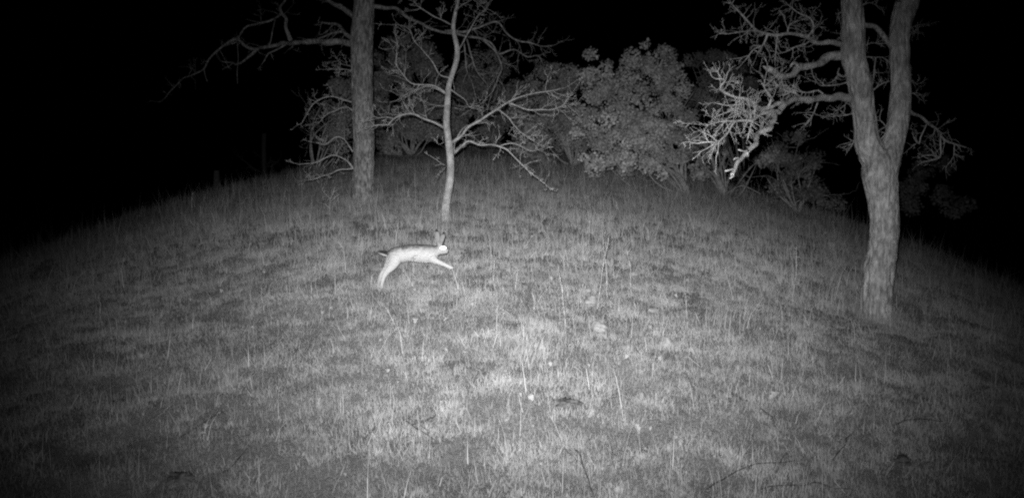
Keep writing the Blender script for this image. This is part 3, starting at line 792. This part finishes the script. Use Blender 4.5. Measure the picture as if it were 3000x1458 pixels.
for pxs, r, m_, lab in [
        ([(2490, 1285), (2462, 1330), (2432, 1382)], .005, M_TWIG, "straight dark stick leaning in the grass at the lower right"),
        ([(2070, 1452), (2140, 1405), (2200, 1380), (2330, 1362)], .006, M_TWIG, "long dark stick lying below the broken pale sticks"),
        ([(1690, 1335), (1712, 1372), (1722, 1420), (1738, 1455)], .006, M_TWIG, "crooked dark stick pointing up from the bottom edge, right of centre"),
        ([(1655, 1325), (1690, 1372)], .004, M_TWIG, "short dark stick left of the crooked dark stick"),
        ([(1185, 1240), (1215, 1268), (1250, 1285), (1280, 1302)], .005, M_TWIG, "thin dark stick at the bottom, below the hare"),
        ([(1210, 1252), (1240, 1242), (1278, 1232)], .007, M_TWIG, "short thick dark stick just above the thin one below the hare"),
        ([(2230, 1445), (2380, 1436), (2500, 1447)], .005, M_TWIG, "long flat dark stick along the bottom right edge"),
        ([(2232, 1215), (2258, 1245), (2285, 1280)], .005, M_TWIG, "dark stick sloping down to the right of the white leaf clump"),
        ([(2620, 1255), (2690, 1248), (2760, 1254)], .006, M_TWIG, "horizontal dark stick near the right edge"),
        ([(530, 1290), (580, 1262), (640, 1225)], .005, M_TWIG, "dark stick rising to the right in the lower left grass"),
        ([(650, 1400), (700, 1360), (720, 1330)], .004, M_TWIG, "dark curved stick near the bottom left, right of the soil clod"),
        ([(2180, 1350), (2205, 1330), (2232, 1314)], .006, M_STICK, "upper of the broken pale sticks beside the dark clod"),
        ([(2186, 1378), (2212, 1360), (2242, 1344)], .006, M_STICK, "lower of the broken pale sticks beside the dark clod"),
        ([(2148, 1362), (2160, 1376), (2172, 1394)], .005, M_STICK, "shortest of the broken pale sticks, sloping the other way"),
        ([(2352, 1436), (2378, 1416), (2408, 1398)], .005, M_STICK, "pale stick lying at the bottom right edge"),
        ([(2562, 1328), (2580, 1314), (2598, 1308)], .005, M_STICK, "short pale bent stick near the dark clod at right"),
        ([(440, 1252), (470, 1222), (508, 1188)], .005, M_STICK, "pale stick slanting across the dim lower left grass"),
        ([(922, 1178), (938, 1198), (956, 1222)], .005, M_STICK, "pale stick sloping down right in the left grass"),
        ([(2632, 1060), (2660, 1014), (2696, 962)], .005, M_STICK, "long pale stem slanting at the right below the forked oak"),
        ([(1250, 1062), (1268, 1032)], .006, M_STICK, "short bright stick in the grass below the hare"),
        ([(1568, 1032), (1576, 1044), (1586, 1064)], .005, M_STICK, "short bright stick in the middle of the grass"),
        ([(1400, 892), (1435, 872), (1470, 862)], .005, M_STICK, "pale bent stick right of the hare's forefoot"),
        ([(1905, 846), (1930, 858), (1948, 857)], .006, M_STICK, "pale curved stick with knob near the stalks"),
        ([(350, 690), (420, 672), (500, 668), (560, 676)], .006, M_TWIG, "low dark fallen branch on the dim left slope"),
        ([(1100, 465), (1150, 470), (1240, 468)], .048, M_TWIG, "dark log lying behind the thick oak trunk")]:
    stick("stick", pxs, r, m_, lab, cat="stick" if "log" not in lab else "log", lift=.024 if "log" not in lab else .05)

# standing dry stalks
def stalk(b, tpx, r, lab, lean=0.0):
    r *= 1.55
    g = G(*b); base = g.copy(); tp = P(tpx[0], tpx[1], g[1] + lean)
    mid = g * .5 + tp * .5 + rng.normal(0, .008, 3)
    g2 = g.copy(); g2[2] -= .03
    rr = catmull(np.array([[*g2, r], [*mid, r * .85], [*tp, r * .5]]), .03)
    k = np.arange(len(rr)) * .03; s = rng.uniform(0, 99)
    rr[:, :3] += np.stack([vnoise(k * 9 + s, k * 0 + i * 5.1) for i in range(3)], 1) * .004
    a = Acc(); a.add(*tube(rr[:, :3], rr[:, 3], 6))
    for j in (len(rr) // 3, 2 * len(rr) // 3): a.add(*tube(rr[j - 1:j + 2, :3], np.array([r, r * 1.5, r]), 6))
    for _ in range(3):
        j = len(rr) - 1 - rng.integers(0, max(2, len(rr) // 4))
        twig(a, rr[j, :3], unit(np.array([0, 0, 1.0]) + rng.normal(0, .4, 3)), .05, r * .6, 0, .3, .02, 0, .0008)
    return tag(link("dry_stalk", a.mesh("dry_stalk", base), M_STICK, None, tuple(base)), lab, "stalk")
for b_, t_, r_, lab in [
        ((1212, 866), (1212, 757), .0024, "thin upright stalk in front of the hare's belly"), ((1452, 848), (1450, 757), .0022, "thin upright stalk right of the hare's forefoot"),
        ((1656, 958), (1636, 795), .0026, "tall thin stalk leaning left, in the middle of the grass"), ((1778, 866), (1768, 722), .003, "upright one of the two crossing stalks"),
        ((1748, 905), (1781, 704), .003, "slanting one of the two crossing stalks"), ((1848, 868), (1836, 726), .0028, "stalk standing right of the two crossing stalks"),
        ((1870, 932), (1858, 885), .002, "short stalk below the stalk beside the crossing pair"), ((2013, 952), (2009, 852), .0022, "stalk left of the tuft of long leaning grass"),
        ((2318, 892), (2333, 722), .0034, "tallest bright stalk standing left of the forked oak"), ((2436, 894), (2468, 796), .003, "slanting stalk nearest to the forked oak's trunk"),
        ((2506, 856), (2506, 762), .002, "thin upright stalk touching the forked oak's left side"), ((2240, 800), (2236, 745), .002, "faint short stalk left of the tallest bright stalk"),
        ((298, 953), (293, 889), .0026, "lone stalk in the dark far left grass"), ((563, 626), (563, 570), .0026, "stalk on the dim left crest"),
        ((915, 890), (911, 833), .0024, "stalk standing left of the hare's hind feet"), ((773, 918), (765, 866), .0022, "stalk in the left grass beside pale leaves"),
        ((1063, 643), (1055, 596), .0024, "stalk at the foot of the thick oak trunk"), ((2640, 862), (2645, 800), .002, "faint stalk right of the forked oak's trunk"),
        ((1335, 900), (1334, 840), .002, "short stalk below the hare's forefoot"), ((1563, 905), (1560, 858), .0022, "short stalk left of the tall leaning stalk")]:
    stalk(b_, t_, r_, lab)
# dead forked weed in front of the thick oak
g = G(964, 630); a = Acc()
for rows in ([(964, 632), (967, 600), (967, 582), (950, 565), (946, 555)], [(967, 584), (975, 570), (981, 546)], [(967, 592), (985, 575), (996, 570)], [(966, 610), (955, 600), (948, 598)]):
    rr = catmull(np.array([[*P(x, y, g[1]), .0045 * (1 - .12 * i)] for i, (x, y) in enumerate(rows)]), .03)
    a.add(*tube(rr[:, :3], rr[:, 3], 6))
    for _ in range(4):
        j = rng.integers(1, len(rr)); twig(a, rr[j, :3], unit(np.array([0, 0, .7]) + rng.normal(0, .6, 3)), .1, .002, 1, .3, .02, .4, .001)
tag(link("dead_weed", a.mesh("dead_weed", g), M_STICK, None, tuple(g)), "dead forked weed with pale stem in front of the thick oak, at its left", "weed")

# ------------------------------------------------------------------ fallen leaves (individuals that share a few meshes)
def leaf_mesh(i):
    r = np.random.default_rng(50 + i)
    bm = bmesh.new(); rows = []
    for k, t_ in enumerate(np.linspace(0, 1, 7)):
        w = math.sin(math.pi * (t_ * .86 + .09)) * (.34 + .1 * math.sin(t_ * 19 + i)) * r.uniform(.85, 1.1)
        z = .22 * math.sin(t_ * 3.1) * r.uniform(.6, 1.3)
        rows.append([bm.verts.new((w * s, t_ - .5, z + .22 * abs(s) * w * 2 * r.uniform(.6, 1.4))) for s in (-1, -.4, .4, 1)])
    for a_, b_ in zip(rows, rows[1:]):
        for j in range(3): bm.faces.new((a_[j], a_[j + 1], b_[j + 1], b_[j]))
    me = bpy.data.meshes.new("fallen_leaf"); bm.to_mesh(me); bm.free(); me.materials.append(M_DRYLEAF)
    return me
LM = [leaf_mesh(i) for i in range(7)]
spots = [(649, 867, 16), (679, 867, 10), (777, 851, 14), (803, 885, 16), (559, 891, 10), (495, 929, 12), (633, 831, 9), (711, 821, 9), (749, 738, 9), (799, 752, 9), (945, 931, 16), (975, 919, 14), (691, 986, 14), (741, 975, 12), (659, 985, 8),
         (286, 772, 9), (444, 889, 9), (744, 1196, 24), (646, 1230, 14), (606, 1266, 18), (598, 1292, 20), (924, 1165, 14), (788, 1281, 13), (432, 1214, 12), (415, 1058, 15), (574, 1026, 10), (523, 1002, 10), (873, 1381, 10), (998, 1381, 12), (976, 1328, 16),
         (1089, 1132, 12), (1301, 1049, 24), (1360, 1053, 14), (1444, 1045, 18), (1400, 1105, 14), (1559, 1013, 18), (1512, 980, 14), (1445, 989, 16), (1834, 1060, 14), (1932, 1067, 18), (1613, 1082, 13), (1554, 1185, 22), (1662, 1206, 15), (1887, 1226, 14), (1859, 1276, 30),
         (1561, 1321, 22), (1218, 1356, 14), (1810, 1453, 18), (1293, 1198, 9), (1887, 1338, 16), (1989, 1311, 20), (1853, 1368, 10), (2105, 1055, 16), (2268, 1180, 28), (2307, 1350, 28), (2339, 1339, 22), (2611, 1171, 16), (1993, 1317, 14), (2773, 1237, 16), (2090, 1020, 9), (2325, 1035, 14),
         (1630, 815, 10), (1612, 830, 12), (1506, 848, 12), (1240, 846, 8), (1510, 695, 14), (1560, 705, 10), (1720, 730, 18), (2100, 826, 16), (2120, 805, 10), (1870, 880, 10), (2350, 838, 14), (2415, 692, 10), (1383, 905, 12), (1310, 955, 16), (1220, 955, 18), (1445, 957, 14), (1950, 955, 12), (1900, 975, 14), (1670, 1030, 9), (2720, 965, 12)]
for i in range(100):
    spots.append((rng.uniform(320, 2700), 760 + 690 * rng.random(), rng.uniform(7, 13)))
BIG = {(744, 1196): "large pale leaf lying flat in the lower left grass", (598, 1292): "lower of two pale leaves in the dim lower left grass", (606, 1266): "upper of two pale leaves in the dim lower left grass",
       (1301, 1049): "long pale leaf below the hare, beside the short bright stick", (1554, 1185): "pale leaf lying left of the largest dark soil clod", (1859, 1276): "largest white leaf, near the bottom right of centre",
       (1561, 1321): "large pale leaf near the bottom middle", (2268, 1180): "bright white leaf above the sloping dark stick on the right", (2307, 1350): "left one of two white leaves right of the broken pale sticks",
       (2339, 1339): "right one of two white leaves right of the broken pale sticks", (1989, 1311): "pale leaf right of the largest white leaf", (649, 867): "bright upright leaf in the left grass, level with the hare's feet"}
for i, (px, py, w) in enumerate(spots):
    g = G(px, py)
    o = link("fallen_leaf", LM[i % 7], None, None, (g[0], g[1] - .02, g[2] + .04))
    s = w * g[1] / FPX * 1.2
    o.scale = (s, s, s)
    o.rotation_euler = (rng.uniform(.1, 1.2), rng.uniform(-.5, .5), rng.uniform(0, 6.28))
    tag(o, BIG.get((px, py), "small pale dry leaf lying curled in the grass"), "leaf", "fallen leaves scattered over the grass")

# ------------------------------------------------------------------ grass
def scatter(n, y0, y1, pw):
    """points in the wedge the picture covers (with margin); pw shapes the density with distance"""
    t_ = rng.random(n) ** pw
    y = y0 + (y1 - y0) * t_
    x = (rng.random(n) * 2 - 1) * (.60 * y + .7)
    return x, y

def blades(acc, x, y, h, w, lean_a, lean_m, shade, curve, face=None):
    n = len(x)
    z = ground_z(x, y) - .006
    ld = np.stack([np.cos(lean_a), np.sin(lean_a), np.zeros(n)], 1)
    th = lean_m
    d0 = ld * np.sin(th * (1 - curve))[:, None]; d0[:, 2] = np.cos(th * (1 - curve))
    d1 = ld * np.sin(th * (1 + curve))[:, None]; d1[:, 2] = np.cos(th * (1 + curve))
    fa = rng.normal(0, .75, n) if face is None else face
    wd = np.stack([np.cos(fa), np.sin(fa), np.zeros(n)], 1) * (w * .5)[:, None]
    b = np.stack([x, y, z], 1)
    m_ = b + d0 * (h * .5)[:, None]
    t_ = m_ + d1 * (h * .5)[:, None]
    floor = ground_z(t_[:, 0], t_[:, 1]) + .006
    t_[:, 2] = np.maximum(t_[:, 2], floor)
    V = np.stack([b - wd, b + wd, m_ - wd * .8, m_ + wd * .8, t_], 1).reshape(-1, 3)
    T = (np.array([[0, 1, 3], [0, 3, 2], [2, 3, 4]])[None] + (np.arange(n) * 5)[:, None, None]).reshape(-1, 3)
    acc.add(V, T, np.repeat(shade, 5))

def keep(x, y):
    k = np.ones(len(x), bool)
    for cx, cy, r in CLOD_XY: k &= ((x - cx) ** 2 + (y - cy) ** 2) > (r * .55) ** 2
    for c, r in ((SAP.base, .05), (LO, .12), (RO, .13)): k &= ((x - c[0]) ** 2 + (y - c[1]) ** 2) > r * r
    return k

ga = Acc()
def layer(n, y0, y1, pw, hmin, hmax, w, lean, pale, per=0, spread=.022, fade=0.0):
    """per = blades of one tuft (0: strewn singly)"""
    m_ = max(1, n // per) if per else n
    x, y = scatter(m_, y0, y1, pw)
    c1 = fbm(x / .55 + 11, y / .38 + 3, octs=4)            # clumps
    c2 = fbm(x / 2.1 - 7, y / 1.6 + 21)                    # broad patches
    c3 = fbm(x / .17 + 5, y / .13 - 31, octs=2)            # single tussocks and matted gaps
    k = keep(x, y) & (rng.random(m_) < np.clip(.82 + .22 * c1 + .45 * c3, .3, 1))
    x, y, c1, c2, c3 = x[k], y[k], c1[k], c2[k], c3[k]; m_ = len(x)
    hs, ss, la, lm = rng.uniform(.5, 1.5, m_), rng.uniform(.85, 1.15, m_), rng.uniform(0, 6.283, m_), np.abs(rng.normal(0, .3, m_))
    if per:
        x, y, c1, c2, c3, hs, ss, la, lm = [np.repeat(a_, per) for a_ in (x, y, c1, c2, c3, hs, ss, la, lm)]
        n = len(x)
        ox, oy = rng.normal(0, spread, n) * (.6 + .5 * hs), rng.normal(0, spread, n) * (.6 + .5 * hs)
        tx = ox / spread * .33 + lm * np.cos(la) + rng.normal(0, lean, n) * .5
        ty = oy / spread * .33 + lm * np.sin(la) + rng.normal(0, lean, n) * .5
        x, y = x + ox, y + oy
        ang, mag = np.arctan2(ty, tx), np.minimum(1.45, np.hypot(tx, ty))
    else:
        n = m_; ang, mag = rng.uniform(0, 6.283, n), np.abs(rng.normal(0, lean, n))
    far = smoothstep(7.5, 10.5, y + .6 * c2)
    h = rng.uniform(hmin, hmax, n) * hs * (1 + .2 * c1 + .45 * c3) * (1 + far * .4)
    dim = 1 - fade * smoothstep(8.5, 13.5, y + .8 * c2)    # far grass darkened in its colour, imitating light lost with distance
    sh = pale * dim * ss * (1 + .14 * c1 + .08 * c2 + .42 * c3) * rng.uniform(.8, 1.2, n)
    blades(ga, x, y, h, w * rng.uniform(.6, 1.3, n), ang, mag, np.clip(sh, .05, .75), rng.uniform(0, .7, n))
layer(330000, 3.2, 8.2, .75, .018, .048, .0030, .95, .36, 22)
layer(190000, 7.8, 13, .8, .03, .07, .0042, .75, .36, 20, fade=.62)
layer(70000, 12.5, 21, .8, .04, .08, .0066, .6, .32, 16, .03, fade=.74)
layer(190000, 3.2, 9.0, .75, .02, .06, .0036, 1.35, .35)
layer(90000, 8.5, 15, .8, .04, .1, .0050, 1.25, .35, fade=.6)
layer(16000, 3.2, 9.0, .75, .05, .13, .0026, 1.2, .46)
layer(1500, 3.2, 9.0, .75, .12, .24, .0036, 1.3, .62)
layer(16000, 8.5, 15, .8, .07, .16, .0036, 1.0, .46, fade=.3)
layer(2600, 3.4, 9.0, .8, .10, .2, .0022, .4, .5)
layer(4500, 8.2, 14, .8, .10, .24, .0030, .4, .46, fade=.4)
# grass growing up against the trunks
for c, r, n in ((SAP.base, .04, 160), (LO, .13, 420), (RO, .14, 520), (HF, .02, 60)):
    a_ = rng.uniform(0, 6.283, n); rr_ = r + np.abs(rng.normal(0, .06, n))
    x, y = c[0] + rr_ * np.cos(a_), c[1] + rr_ * np.sin(a_)
    blades(ga, x, y, rng.uniform(.05, .16, n), .0036 * rng.uniform(.7, 1.3, n), rng.uniform(0, 6.283, n), np.abs(rng.normal(.2, .25, n)), np.clip(rng.normal(.33, .07, n), .1, .6), rng.uniform(0, .6, n))
# tuft of long leaning grass left of the forked oak
for (px, py, n, hh) in [(2110, 960, 34, .3), (2150, 950, 30, .28), (2200, 935, 20, .26), (2420, 900, 40, .3), (1395, 900, 40, .16), (985, 780, 200, .13), (1560, 1035, 200, .12), (640, 610, 16, .26), (668, 605, 14, .24)]:
    g = G(px, py); x = g[0] + rng.normal(0, .09, n); y = g[1] + rng.normal(0, .09, n)
    blades(ga, x, y, hh * rng.uniform(.5, 1.1, n), .0035 * rng.uniform(.7, 1.3, n), rng.normal(.3, .7, n), np.abs(rng.normal(.35, .2, n)), np.clip(rng.normal(.42, .07, n), .1, .7), rng.uniform(.1, .6, n))
link("grass", ga.mesh("grass", smooth=False), M_GRASS, kind="stuff", label="short dry grass covering the hillside", category="grass")
